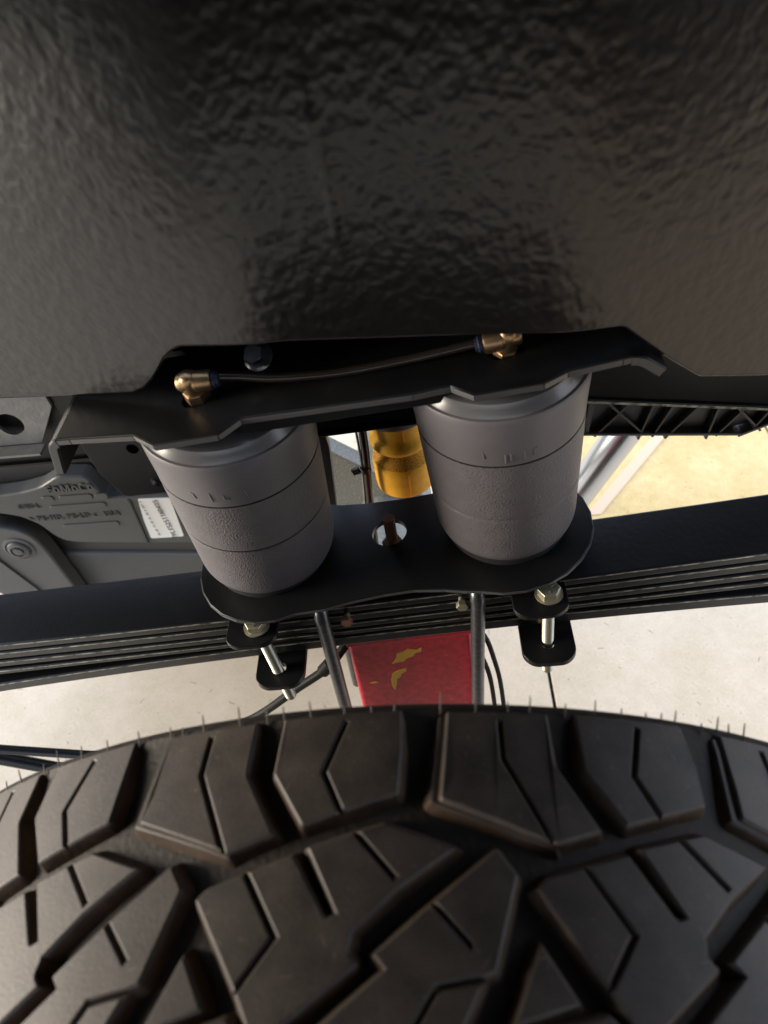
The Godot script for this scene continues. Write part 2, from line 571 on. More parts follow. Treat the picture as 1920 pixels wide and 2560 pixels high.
func block(poly: Array, sipes := [], ledge := [], corner := 1.6) -> ArrayMesh:
	var work := [rounded(inset(ccw(mm(poly)), -0.0018), corner * 0.001, 2)]
	for s in sipes:
		var line := mm(s)
		for e in 2:    # a sipe that meets the block's edge runs out through it
			var i0 := 0 if e == 0 else line.size() - 1
			var i1 := 1 if e == 0 else line.size() - 2
			var p := ccw(mm(poly))
			var near := 1.0
			for i in p.size():
				near = min(near, Geometry2D.get_closest_point_to_segment(line[i0], p[i], p[(i + 1) % p.size()]).distance_to(line[i0]))
			if near < 0.0032:
				line[i0] += (line[i0] - line[i1]).normalized() * 0.007
		var cuts := Geometry2D.offset_polyline(line, 0.0006, Geometry2D.JOIN_MITER, Geometry2D.END_BUTT)
		for c in cuts:
			var nw := []
			for q in work:
				for r in Geometry2D.clip_polygons(q, c):
					if absf(area(r)) > 4e-6: nw.append(r)
			work = nw
	var mb := MB.new()
	var wl := MB.new()
	for q in work:
		add_block(mb, wl, q, 0.0, 0.0095, 0.0016)
	if not ledge.is_empty():
		add_block(mb, wl, rounded(inset(ccw(mm(ledge)), -0.0012), 0.002, 2), 0.0026, 0.0095, 0.0016)
	var m := mb.mesh()
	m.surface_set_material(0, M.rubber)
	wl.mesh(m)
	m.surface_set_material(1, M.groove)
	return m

func mirrored(a: Array, cs: float) -> Array:   # turned half round about (cs, centre of the tread)
	var o := []
	for q in a: o.append([2.0 * cs - q[0], 2.0 * ZC * 1000.0 - q[1]])
	return o

func build_tyre():
	var t := thing("truck_tyre", "large black off-road tyre with chunky grey-brown tread blocks in the foreground", "tyre", TC)
	# carcass with groove floor, lathed round z
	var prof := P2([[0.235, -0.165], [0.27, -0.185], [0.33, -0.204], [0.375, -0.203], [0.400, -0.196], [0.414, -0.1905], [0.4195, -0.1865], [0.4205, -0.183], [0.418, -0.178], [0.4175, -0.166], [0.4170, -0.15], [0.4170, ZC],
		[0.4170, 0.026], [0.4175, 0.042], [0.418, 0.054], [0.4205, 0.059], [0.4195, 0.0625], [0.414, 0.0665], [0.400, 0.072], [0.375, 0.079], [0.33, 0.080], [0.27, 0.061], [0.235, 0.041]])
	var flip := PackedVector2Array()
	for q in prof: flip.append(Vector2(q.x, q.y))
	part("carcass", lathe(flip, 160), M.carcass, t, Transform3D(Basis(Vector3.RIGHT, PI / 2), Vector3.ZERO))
	part("wheel_rim", lathe(P2([[0.0, -0.03], [0.10, -0.03], [0.12, -0.05], [0.20, -0.05], [0.222, -0.165], [0.245, -0.17], [0.247, -0.16], [0.232, -0.15], [0.215, -0.06], [0.215, 0.03], [0.247, 0.04], [0.245, 0.05], [0.21, 0.045], [0.2, -0.03], [0.0, -0.02]]), 64), M.steel, t, Transform3D(Basis(Vector3.RIGHT, PI / 2), Vector3.ZERO))
	var Sa := [[54, -180.5], [105, -180.5], [104, -152], [121, -122], [100, -116], [48, -135.5]]
	var Sal := [[49, -180], [60, -180], [70, -140], [101, -122], [100, -113.5], [42, -134]]
	var sa_s := [[80, -176], [79, -155], [97, -117]]
	var Sb := [[-34, -181], [27, -182], [27, -160], [25, -139], [-20, -126], [-36, -151]]
	var sb_s := [[-1, -177], [-11, -150], [-2, -131]]
	var C2 := [[-68, -95], [-64, -98.5], [-24, -110], [-7, -83], [-1, -85.5], [4, -78], [2, -71], [6, -67], [-21, -49], [-33, -41], [-43, -58]]
	var c2_s := [[-46, -105], [-29, -78], [-44, -59]]
	var C1 := [[-15, -113.5], [20, -122.5], [51, -112], [24, -96], [2.6, -78.5], [-0.5, -86]]
	var c1_s := [[6, -120], [24, -100]]
	var C4 := [[71, -110], [78, -100], [65, -64.5], [61, -64], [49, -44], [-9, -44], [19, -63], [22, -64.5], [16.5, -70]]
	var c4_s := [[42, -88], [56, -73]]
	var c4_t := [[61, -61], [41, -58], [30, -43]]
	var C5 := [[86, -71], [97, -53.5], [84, -50], [72, -46]]
	var D1 := [[66, -38], [110, -48], [122, -37], [96, -12], [74, -18]]
	var D2 := [[-30, -33], [-15, -38], [40, -38], [58, -37], [46, -14], [6, -6], [-14, -12]]
	var kinds := [block(Sa, [sa_s], Sal), block(Sb, [sb_s], []), block(C2, [c2_s]), block(C1, [c1_s]), block(C4, [c4_s, c4_t]), block(C5), block(D1), block(D2),
		block(mirrored(Sa, 20.0), [mirrored(sa_s, 20.0)], mirrored(Sal, 20.0)), block(mirrored(Sb, 20.0), [mirrored(sb_s, 20.0)])]
	for k in PERIODS:
		for kd in kinds.size():
			if k > 6 and k < 11: continue     # under the tyre, out of sight
			part("tread_block", kinds[kd], null, t, Transform3D(Basis(Vector3.BACK, -TAU * k / PERIODS), Vector3.ZERO))
	# fine rubber hairs along the inner shoulder
	var rng := RandomNumberGenerator.new(); rng.seed = 77
	var s := -0.34
	while s < 0.40:
		s += rng.randf_range(0.008, 0.026)
		var th := s / TR
		var l := rng.randf_range(0.003, 0.0095)
		var hair := lathe(P2([[0.0, -0.002], [0.00055, -0.002], [0.00045, l * 0.7], [0.0003, l], [0.0, l]]), 6)
		var up := Vector3(sin(th) * 0.5 + rng.randf_range(-0.06, 0.06), cos(th) * 0.6, rng.randf_range(-1.0, -0.7)).normalized()
		part("rubber_hair", hair, M.rubber, t, align(Vector3(sin(th) * 0.4215, cos(th) * 0.4215, -0.1825), up))

# ---------------------------------------------------------------- the springs
const X0 := -0.065
func leaf_y(x: float) -> float:
	var d := x - X0
	return 0.604 + 0.068 * d + 0.03 * d * d

func leaf(top: float, thick: float, sag: float, z0: float, z1: float, xa: float, xb: float, round := 0.003) -> ArrayMesh:
	var mb := MB.new()
	var sec := rounded(P2([[z0, 0], [z1, 0], [z1, -thick], [z0, -thick]]), round, 3)
	sec = ccw(sec)
	var nr := edge_normals(sec)
	var steps := 44
	for k in steps:
		var x0 := lerpf(xa, xb, float(k) / steps)
		var x1 := lerpf(xa, xb, float(k + 1) / steps)
		var y0 := leaf_y(x0) - top - sag * (x0 - X0) * (x0 - X0)
		var y1 := leaf_y(x1) - top - sag * (x1 - X0) * (x1 - X0)
		for i in sec.size():
			var a := sec[i]
			var b := sec[(i + 1) % sec.size()]
			var na := Vector3(0, nr[i][0].y, nr[i][0].x)
			var nb := Vector3(0, nr[i][1].y, nr[i][1].x)
			mb.quad(Vector3(x0, y0 + a.y, a.x), Vector3(x0, y0 + b.y, b.x), Vector3(x1, y1 + b.y, b.x), Vector3(x1, y1 + a.y, a.x), na, nb, nb, na)
	return mb.mesh()

func build_leaf_spring():
	var t := thing("leaf_spring", "long black leaf spring pack running across under the two air bags", "leaf spring")
	var rows := [[0.0, 0.0115, 0.0, -0.4265, -0.500, -0.95, 0.75], [0.0130, 0.0125, 0.004, -0.4258, -0.500, -0.93, 0.72], [0.0270, 0.0105, 0.012, -0.4250, -0.499, -0.90, 0.70], [0.0390, 0.0085, 0.03, -0.4242, -0.499, -0.82, 0.66], [0.0490, 0.0165, 0.10, -0.4235, -0.501, -0.75, 0.60]]
	for q in rows:
		var lf := part("spring_leaf" if q[0] < 0.045 else "overload_leaf", leaf(q[0], q[1], q[2], q[3], q[4], q[5], q[6]), M.spring, t)
		part("highlight_edge", leaf(q[0] + 0.0012, 0.0016, q[2], q[3] + 0.0001, q[3] - 0.012, q[5] + 0.002, q[6] - 0.002, 0.0007), M.edge_glint, lf)  # thin pale strip painting the highlight along each leaf edge
	part("centre_bolt", hexprism(0.011, 0.010, 0.0012), M.rust, t, Transform3D(Basis.IDENTITY, Vector3(-0.066, 0.623, -0.4905)))
	part("centre_bolt_stud", threaded(0.0062, 0.032, 0.0018), M.rust, t, Transform3D(Basis.IDENTITY, Vector3(-0.066, 0.656, -0.4925)))

func bag_profile(h: float) -> PackedVector2Array:
	return P2([[0.0, 0.0]])

func build_air_spring(label: String, base: Vector3, top: Vector3, rt: float, rm: float, rb: float, seams: Array, marks: Array):
	var ax := (top - base)
	var h := ax.length()
	var t := thing("air_spring", label, "air spring", base, "grey air springs standing on the bracket plate")
	t.transform.basis = align(Vector3.ZERO, ax).basis
	# radius along the height, from a rounded foot to the widest part under the top cap
	var lo := []
	var y_mid: float = seams[0]
	for k in 7:    # rounded foot
		var a := PI / 2 * k / 6.0
		lo.append([rb - 0.011 + 0.011 * sin(a), 0.012 + 0.018 * (1.0 - cos(a))])
	var n := 14
	for k in range(1, n + 1):
		var f := float(k) / n
		var y := lerpf(0.030, y_mid, f)
		var r := lerpf(rb, rm, f)
		for s in seams.slice(1):
			r -= 0.0011 * exp(-pow((y - s) / 0.0022, 2))
		lo.append([r, y])
	for s in seams.slice(1):
		for dy in [-0.0035, -0.0018, -0.0006, 0.0006, 0.0018, 0.0035]:
			var y: float = s + dy
			var f: float = (y - 0.030) / (y_mid - 0.030)
			lo.append([lerpf(rb, rm, f) - 0.0013 * exp(-pow(dy / 0.0014, 2)), y])
	lo.sort_custom(func(a, b): return a[1] < b[1])
	lo.append([rm - 0.0018, y_mid + 0.0004])
	var prof := [[0.0, 0.012]] + lo
	part("bellows", lathe(P2(prof), 72), M.bag_grain, t)
	var up := [[rm - 0.0018, y_mid + 0.0006], [rm - 0.0002, y_mid + 0.002]]
	for k in 10:
		var f := float(k) / 9
		up.append([lerpf(rm, rt, f * f * (3 - 2 * f)), lerpf(y_mid + 0.004, h - 0.013, f)])
	up.append([rt - 0.0008, h - 0.0118])
	up.append([rt - 0.0035, h - 0.0112])
	var band := part("upper_band", lathe(P2(up), 72), M.bag, t)
	part("top_cap", lathe(P2([[rt - 0.0025, h - 0.013], [rt - 0.0035, h - 0.010], [rt - 0.0065, h - 0.006], [rt - 0.0085, h - 0.0015], [rt - 0.012, h - 0.0003], [0.0, h]]), 72), M.cap, t)
	part("foot_ring", lathe(P2([[0.0, 0.0], [rb - 0.010, 0.0], [rb - 0.007, 0.003], [rb - 0.007, 0.010], [rb - 0.012, 0.014], [0.0, 0.014]]), 64), M.bead, t)
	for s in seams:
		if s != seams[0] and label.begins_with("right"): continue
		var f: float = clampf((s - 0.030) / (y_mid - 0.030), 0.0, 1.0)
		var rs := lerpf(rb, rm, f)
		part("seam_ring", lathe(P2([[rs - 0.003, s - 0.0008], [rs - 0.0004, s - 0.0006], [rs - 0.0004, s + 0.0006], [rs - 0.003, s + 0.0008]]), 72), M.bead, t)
	for m in marks:    # raised strokes on the upper band: [angle, height, width, height of stroke, tilt]
		var a: float = m[0]
		var d := Vector3(sin(a), 0, cos(a))
		var y: float = y_mid + m[1]
		var side := Vector3(cos(a), 0, -sin(a))
		var bb := Basis(side, Vector3.UP, d).rotated(d, m[4])
		part("raised_stroke", bx(m[2], m[3], 0.0022, 0.0006), M.bag, band, Transform3D(bb, d * (rm - 0.0002) + Vector3.UP * y))

func plate_y(x: float, base: float) -> float:
	return base + 0.067 * (x - X0)

func tilt(base: float) -> Transform3D:   # the brackets lean with the spring
	return Transform3D(Basis(Vector3.BACK, atan(0.067)), Vector3(X0, base, 0))

func build_lower_bracket():
	var t := thing("lower_bracket", "black lower bracket plate with two round ends carrying both air springs", "bracket")
	t.transform = tilt(0.624)
	# outline: two round lobes joined by a waist (x relative to the middle of the plate)
	var o := []
	for k in 17:    # right lobe, from the front waist round to the back
		var a := deg_to_rad(lerpf(112, -118, k / 16.0))
		o.append([0.117 + 0.0865 * cos(a), -0.489 + 0.0835 * sin(a)])
	o.append_array([[0.045, -0.551], [0.01, -0.549], [-0.03, -0.550], [-0.06, -0.553]])
	for k in 17:
		var a := deg_to_rad(lerpf(298, 68, k / 16.0))
		o.append([-0.131 + 0.0815 * cos(a), -0.489 + 0.0835 * sin(a)])
	o.append_array([[-0.07, -0.4125], [-0.045, -0.4175], [-0.01, -0.4215], [0.02, -0.4225], [0.05, -0.4185], [0.072, -0.4135]])
	var poly := PackedVector2Array()
	for q in o: poly.append(Vector2(q[0], q[1]))
	part("plate", slab(poly, 0.0055, 0.0014, [disc(Vector2(-0.004, -0.5015), 0.0185, 28)]), M.black, t)
	for k in poly.size():
		var a := Vector3(poly[k].x, -0.0028, poly[k].y)
		var q := poly[(k + 1) % poly.size()]
		var b := Vector3(q.x, -0.0028, q.y)
		if a.z > -0.49 and b.z > -0.49:
			part("lit_edge", bx(a.distance_to(b) - 0.0003, 0.0032, 0.0012, 0.0003), M.edge, t, Transform3D(Basis(Vector3.UP, atan2(-(b.z - a.z), b.x - a.x)), (a + b) / 2))  # light on the front rim, put in as a paler strip
	# lugs that the clamp bolts pass through
	for q in [[0.084, 0.6115, 0.0265], [-0.205, 0.597, 0.0265]]:
		var loc: Vector3 = t.transform.affine_inverse() * Vector3(q[0] - 0.009, q[1], -0.41)
		var lug := rounded(P2([[-q[2], -0.03], [q[2], -0.03], [q[2], 0.012], [q[2] - 0.012, 0.020], [-q[2] + 0.010, 0.020], [-q[2], 0.012]]), 0.006, 4)
		part("lug", slab(lug, 0.0065, 0.001), M.black, t, Transform3D(Basis(Vector3.BACK, -atan(0.067) * 0.4), loc))
		part("lug_web", bx(0.006, 0.012, 0.04, 0.0008), M.black, t, Transform3D(Basis.IDENTITY, loc + Vector3(0.019, -0.004, -0.03)))

func build_clamp(label: String, at: Vector3, top_y: float, plate_top: float, end_y: float, lean: float):
	var t := thing("clamp_bolt", label, "bolt", Vector3(at.x, top_y, at.z), "zinc clamp bolts beside the spring")
	t.rotation.z = lean
	part("shank", threaded(0.0062, top_y - end_y, 0.0024), M.zinc, t)
	part("washer", lathe(P2([[0.0, 0.0005], [0.0125, 0.0005], [0.0135, 0.0012], [0.0135, 0.0028], [0.0, 0.0034]]), 32), M.zinc, t)
	part("hex_head", hexprism(0.0112, 0.0075, 0.001), M.zinc, t, Transform3D(Basis.IDENTITY, Vector3(0, 0.0108, 0)))
	for k in 3:
		var a := 0.6 + k * TAU / 3
		part("head_mark", bx(0.0045, 0.0006, 0.0009, 0.0001), M.zinc, t, Transform3D(Basis(Vector3.UP, a), Vector3(cos(a) * 0.005, 0.0110, -sin(a) * 0.005)))

func build_clamp_plate(label: String, x: float, y: float, z: float, tz: float):
	var p := rounded(P2([[-0.0275, -0.105], [0.0275, -0.105], [0.0275, -0.012], [0.0275, 0.004], [0.017, 0.014], [-0.017, 0.014], [-0.0275, 0.004], [-0.0275, -0.012]]), 0.009, 4)
	var o := part("clamp_plate", slab(p, 0.0085, 0.0012, [disc(Vector2(0, -0.009), 0.0068, 20)]), M.black, self, Transform3D(Basis(Vector3.BACK, tz), Vector3(x, y, z)))
	tag(o, label, "clamp", "black clamp plates under the spring")

func build_ubolt(label: String, x0: float, x1: float):
	var t := thing("spring_bolt", label, "bolt", Vector3(x0, leaf_y(x0) - 0.0056, -0.455), "round steel bolts holding the spring")
	var r := 0.0074
	var pts := []
	var zf := 0.0385
	pts.append(Vector3(x1 - x0 + (x1 - x0) * 0.6, -0.28, zf))
	pts.append(Vector3(0, 0, zf))
	for k in 7:
		var a := PI / 2 * k / 6.0
		pts.append(Vector3(0, 0.002 + 0.010 * sin(a), zf - 0.010 * (1 - cos(a))))
	for k in 7:
		var a := PI / 2 * k / 6.0
		pts.append(Vector3(0, 0.002 + 0.010 * cos(a), -zf - 0.014 + 0.010 - 0.010 * sin(a)))
	pts.append(Vector3((x1 - x0) * 1.6, -0.28, -zf - 0.014))
	part("rod", tube(pts, r, 20), M.steel, t)

func build_upper_bracket():
	var t := thing("upper_bracket", "black upper bracket plate with bent-down ends above the air springs", "bracket")
	t.transform = tilt(0.8544)
	var f := [[-0.2542, -0.4434], [-0.2414, -0.4421], [-0.1825, -0.4329], [-0.1613, -0.4163], [-0.1089, -0.4163], [-0.0932, -0.4319], [0.0429, -0.4273], [0.0714, -0.4296], [0.0880, -0.4145], [0.1377, -0.4154], [0.1561, -0.4250], [0.1956, -0.4292], [0.2021, -0.4296]]
	var o := []
	for q in f: o.append(q)
	o.append_array([[0.2021, -0.5382], [-0.2542, -0.5382]])
	part("top_plate", slab(P2(o), 0.0075, 0.0016, [disc(Vector2(-0.1356, -0.4674), 0.0125, 20), disc(Vector2(0.1138, -0.4628), 0.0125, 20)]), M.black, t)
	for k in f.size() - 1:
		var a := Vector3(f[k][0], -0.0038, f[k][1])
		var b := Vector3(f[k + 1][0], -0.0038, f[k + 1][1])
		part("lit_edge", bx(a.distance_to(b) - 0.0006, 0.0046, 0.0012, 0.0003), M.edge, t, Transform3D(Basis(Vector3.UP, atan2(-(b.z - a.z), b.x - a.x)), (a + b) / 2))  # paler strip painting the light on the front edge
	# ends that bend down, swept as a thick strip
	for e in [[-0.2533, -1.0, -0.4430, -0.5600, 0.046], [0.2012, 1.0, -0.4292, -0.5500, 0.035]]:
		var path := [Vector2(e[0], 0.0)]
		var ang := 0.0
		var pos := Vector2(e[0], 0.0)
		var end_a := 1.25 if e[1] < 0 else 0.72
		for k in 9:
			ang = end_a * (k + 1) / 9.0
			pos += Vector2(cos(ang) * e[1], -sin(ang)) * 0.0019
			path.append(pos)
		pos += Vector2(cos(end_a) * e[1], -sin(end_a)) * float(e[4] - 0.02)
		path.append(pos)
		var left := []
		var right := []
		for k in path.size():
			var d: Vector2 = (path[min(k + 1, path.size() - 1)] - path[max(k - 1, 0)]).normalized()
			var nn := Vector2(-d.y, d.x) * (-1.0 if e[1] < 0 else 1.0)
			left.append(path[k]); right.append(path[k] - nn * 0.0088)
		right.reverse()
		var pl := PackedVector2Array()
		for q in left + right: pl.append(q)
		part("lit_edge", prism(inset(ccw(pl), 0.0012), 0.0012, 0.0003).mesh(), M.edge, t, Transform3D(Basis.IDENTITY, Vector3(0, 0, e[2] + 0.0005)))
		part("bent_end", prism(pl, e[2] - e[3], 0.0016).mesh(), M.black, t, Transform3D(Basis.IDENTITY, Vector3(0, 0, e[2])))
	# leg that bolts to the frame on the left
	part("frame_leg", prism(rounded(P2([[-0.314, 0.025], [-0.316, -0.105], [-0.305, -0.142], [-0.165, -0.150], [-0.165, 0.025]]), 0.006, 3), 0.006, 0.0008, [disc(Vector2(-0.2655, -0.078), 0.0065, 16), disc(Vector2(-0.2605, -0.1265), 0.0075, 16)]).mesh(), M.black, t, Transform3D(Basis.IDENTITY, Vector3(0, -0.028, -0.552)))
	part("reinforcing_rib", bx(0.17, 0.012, 0.006, 0.001), M.black, t, Transform3D(Basis.IDENTITY, Vector3(-0.0135, -0.0135, -0.4385)))

func build_fitting(label: String, at: Vector3, dir: Vector3, lean: Vector3) -> Node3D:
	var t := thing("brass_elbow", label, "pipe fitting", at, "brass elbow fittings at the ends of the air line")
	t.transform.basis = align(Vector3.ZERO, lean).basis
	var inv := t.transform.basis.inverse()
	var d: Vector3 = inv * dir.normalized()
	part("hex_base", hexprism(0.0098, 0.010, 0.0012), M.brass, t, Transform3D(Basis.IDENTITY, Vector3(0, 0.012, 0)))
	part("stem", lathe(P2([[0.0, 0.010], [0.0072, 0.010], [0.0078, 0.013], [0.0078, 0.020], [0.0080, 0.022], [0.0078, 0.0275], [0.005, 0.0305], [0.0, 0.031]]), 28), M.brass, t)
	var b := Transform3D(align(Vector3.ZERO, d).basis, Vector3(0, 0.0215, 0))
	part("barrel", lathe(P2([[0.0, -0.010], [0.006, -0.010], [0.0076, -0.008], [0.0076, 0.004], [0.0086, 0.005], [0.0086, 0.017], [0.0078, 0.0185], [0.0, 0.0185]]), 28), M.brass, t, b)
	part("blue_collar", lathe(P2([[0.0, 0.0185], [0.0064, 0.0185], [0.0068, 0.0195], [0.0068, 0.0220], [0.0056, 0.0228], [0.0054, 0.0245], [0.0035, 0.025], [0.0, 0.025]]), 24), M.blue, t, b)
	return t

func build_upper_things():
	build_fitting("left brass elbow fitting at the low end of the black air line", Vector3(-0.1987, 0.8424, -0.4674), Vector3(1, -0.02, 0.02), Vector3(-0.02, 1, 0.1))
	build_fitting("right brass elbow fitting under the liner edge at the high end of the air line", Vector3(0.0497, 0.8525, -0.4628), Vector3(-1, -0.14, 0.03), Vector3(0.12, 1, 0.05))
	var pts := [Vector3(-0.1748, 0.8644, -0.4669), Vector3(-0.1582, 0.8626, -0.4664), Vector3(-0.1270, 0.8585, -0.4646), Vector3(-0.0791, 0.8571, -0.4646), Vector3(-0.0304, 0.8612, -0.4646), Vector3(0.0009, 0.8663, -0.4632), Vector3(0.0276, 0.8713, -0.4618)]
	var o := part("air_line", tube(smooth_path(pts), 0.0036, 14), M.hose, self)
	tag(o, "thin glossy black air line sagging between the two brass elbows", "air line")
	# flange bolt behind the line
	var t := thing("flange_bolt", "dull hex flange bolt standing behind the air line under the liner edge", "bolt", Vector3(-0.1481, 0.8598, -0.4968))
	t.transform.basis = align(Vector3.ZERO, Vector3(-0.15, 0.72, 0.65)).basis
	part("shank", lathe(P2([[0.0, -0.03], [0.0055, -0.03], [0.006, 0.0], [0.0, 0.0]]), 20), M.zinc, t)
	part("flange", lathe(P2([[0.0, -0.001], [0.0125, -0.001], [0.0130, 0.0008], [0.009, 0.004], [0.0, 0.004]]), 32), M.steel, t)
	part("hex_head", hexprism(0.0088, 0.008, 0.001), M.steel, t, Transform3D(Basis.IDENTITY, Vector3(0, 0.011, 0)))

# ---------------------------------------------------------------- liner and frame
func liner_bottom(x: float) -> float:
	var k := [[-1.2, 0.70], [-0.55, 0.800], [-0.4056, 0.8258], [-0.3212, 0.8423], [-0.2468, 0.8571], [-0.2322, 0.8652], [-0.2159, 0.8829], [-0.2057, 0.8951], [-0.1957, 0.9034], [-0.1874, 0.9078], [-0.1083, 0.9156], [0.0400, 0.9016], [0.1173, 0.8926], [0.1288, 0.8910], [0.1421, 0.8773], [0.1704, 0.8498], [0.1967, 0.8266], [0.2140, 0.8212], [0.2572, 0.8076], [1.0, 0.65]]
	for i in k.size() - 1:
		if x <= k[i + 1][0]:
			return lerpf(k[i][1], k[i + 1][1], (x - k[i][0]) / (k[i + 1][0] - k[i][0]))
	return 0.8

func liner_z(x: float, y: float) -> float:
	var fold := 0.9638 - 0.12 * (x + 0.0276)
	var z := -0.423
	z -= 0.05 * (sqrt(pow(max(0.0, y - fold + 0.03), 2.0) + 0.0012) - 0.0346)
	z -= 0.28 * (sqrt(pow(max(0.0, x - 0.078), 2.0) + 0.0009) - 0.03)
	z -= 0.38 * (sqrt(pow(max(0.0, -x - 0.106), 2.0) + 0.0009) - 0.03)
	z += 0.002 * exp(-pow((x + 0.055 + 0.09 * (y - 1.014)) / 0.0022, 2)) * smoothstep(0.973, 1.0, y) * (1.0 - smoothstep(1.051, 1.079, y))
	z += 0.6 * pow(max(0.0, absf(x) - 0.46), 2.0)
	return z

func build_liner():
	var t := thing("wheel_arch_liner", "wrinkled glossy black wheel arch liner filling the top of the view", "wheel arch liner")
	var xs := []
	var x := -0.85
	while x < 0.8:
		xs.append(x)
		var st := 0.004 if (absf(x + 0.055) < 0.03 or (x > -0.23 and x < -0.165) or (x > 0.11 and x < 0.20)) else 0.012
		if absf(x) > 0.4: st = 0.04
		x += st
	var mb := MB.new()
	var cols := []
	for xx in xs:
		var yb: float = liner_bottom(xx)
		var col := []
		# rolled lower lip, then the wall, then the arch over the tyre
		for k in 7:
			var a := PI * k / 6.0
			var z0: float = liner_z(xx, yb + 0.006)
			col.append(Vector3(xx, yb + 0.0035 - 0.0035 * sin(a), z0 - 0.0035 - 0.0035 * cos(a)))
		for k in range(1, 41):
			var y := lerpf(yb + 0.0035, 1.24, k / 40.0)
			col.append(Vector3(xx, y, liner_z(xx, y)))
		var zt: float = liner_z(xx, 1.24)
		for k in range(1, 13):
			var a := PI / 2 * k / 12.0
			col.append(Vector3(xx, 1.24 + 0.12 * sin(a) - 0.35 * xx * xx * k / 12.0, zt + 0.12 * (1 - cos(a))))
		for k in range(1, 7):
			col.append(Vector3(xx, 1.36 - 0.35 * xx * xx, zt + 0.12 + 0.09 * k))
		cols.append(col)
	var nrm := []
	for i in cols.size():
		var row := []
		for j in cols[i].size():
			var dx: Vector3 = cols[min(i + 1, cols.size() - 1)][j] - cols[max(i - 1, 0)][j]
			var dy: Vector3 = cols[i][min(j + 1, cols[i].size() - 1)] - cols[i][max(j - 1, 0)]
			row.append(dx.cross(dy).normalized())
		nrm.append(row)
	for i in cols.size() - 1:
		for j in cols[i].size() - 1:
			mb.quad(cols[i][j], cols[i + 1][j], cols[i + 1][j + 1], cols[i][j + 1], nrm[i][j], nrm[i + 1][j], nrm[i + 1][j + 1], nrm[i][j + 1])
	part("liner_shell", mb.mesh(), M.liner, t)

func build_frame():
	var t := thing("frame_rail", "black steel chassis frame rail running behind the brackets", "frame rail")
	var yl := func(x: float) -> float: return 0.685 if x < -0.12 else 0.706 - 0.07 * (x - 0.1)
	part("side_web", prism(P2([[-1.1, 0.730], [-0.37, 0.718], [-0.12, 0.718], [0.10, 0.728], [0.14, 0.7275], [0.32, 0.6945], [1.1, 0.60], [1.1, 0.898], [-1.1, 0.898]]), 0.006, 0.0008).mesh(), M.black, t, Transform3D(Basis.IDENTITY, Vector3(0, 0, -0.562)))
	for s in [[-1.1, 0.730, -0.37, 0.718], [-0.37, 0.718, -0.12, 0.718], [-0.12, 0.718, 0.14, 0.7275], [0.14, 0.7275, 0.32, 0.6945], [0.32, 0.6945, 1.1, 0.60]]:
		var a := Vector3(s[0], s[1], -0.595)
		var b := Vector3(s[2], s[3], -0.595)
		part("bottom_flange", bx(a.distance_to(b), 0.004, 0.075, 0.001), M.black, t, Transform3D(Basis(Vector3.BACK, atan2(b.y - a.y, b.x - a.x)), (a + b) / 2))
	part("top_flange", bx(2.2, 0.004, 0.07, 0.001), M.black, t, Transform3D(Basis.IDENTITY, Vector3(0, 0.900, -0.60)))
	for q in [[0.14, 0.7275, 0.32, 0.6945], [0.32, 0.6945, 1.1, 0.60]]:
		var a := Vector3(q[0], q[1] - 0.0015, -0.5583)
		var b := Vector3(q[2], q[3] - 0.0015, -0.5583)
		part("painted_glint", bx(a.distance_to(b), 0.0030, 0.002, 0.0005), M.edge_glint, t, Transform3D(Basis(Vector3.BACK, atan2(b.y - a.y, b.x - a.x)), (a + b) / 2))  # bright strip painting the glint of lit ground under the flange
	var g := part("grey_plate", prism(P2([[-0.75, 0.765], [-0.408, 0.7545], [-0.377, 0.7965], [-0.377, 0.86], [-0.75, 0.86]]), 0.004, 0.0007, [disc(Vector2(-0.4285, 0.781), 0.0135, 24)]).mesh(), M.grey_steel, t, Transform3D(Basis.IDENTITY, Vector3(0, 0, -0.548)))
	g.set_meta("label", "light grey steel plate with a round hole")
	part("plate_lip", bx(0.345, 0.003, 0.016, 0.0006), M.grey_steel, t, Transform3D(Basis(Vector3.BACK, -0.029), Vector3(-0.578, 0.757, -0.540)))

func build_fender():
	# the body side outboard of the wheel, unseen; its opening is shaped to shade tyre and liner
	var o := [[-1.5, 0.70], [-0.97, 0.70]]
	for k in 21:
		var a := deg_to_rad(lerpf(150.0, 30.0, k / 20.0))
		o.append([TC.x + 0.95 * cos(a), TC.y + 0.51 * sin(a)])
	o.append_array([[0.85, 0.70], [1.5, 0.70], [1.5, 1.75], [-1.5, 1.75]])
	var f := thing("unseen_fender", "", "", Vector3(0, 0, 0.24))
	part("outer_skin", prism(P2(o), 0.006, 0.002).mesh(), M.red, f)
	part("inner_skin", prism(P2(o), 0.012, 0.003).mesh(), M.ribbed, f, Transform3D(Basis.IDENTITY, Vector3(0, 0, -0.0065)))
	tag(f, "unseen red body side panel outboard of the tyre, its wheel opening shaped to shade the well", "unseen_fender")

func build_sky_blocker():
	var b := part("sky_blocker_sill", slab(P2([[-0.80, -0.66], [-0.40, -0.55], [-0.25, -0.492], [-0.10, -0.44], [0.08, -0.44], [0.25, -0.485], [0.45, -0.545], [0.80, -0.66], [0.80, -0.70], [-0.80, -0.70]]), 0.02, 0.002), M.ribbed, self, Transform3D(Basis.IDENTITY, Vector3(0, 0.935, 0)))  # unseen strip, added to keep skylight off the upper bracket
	tag(b, "unseen black strip added above the frame rail to block skylight", "sill")

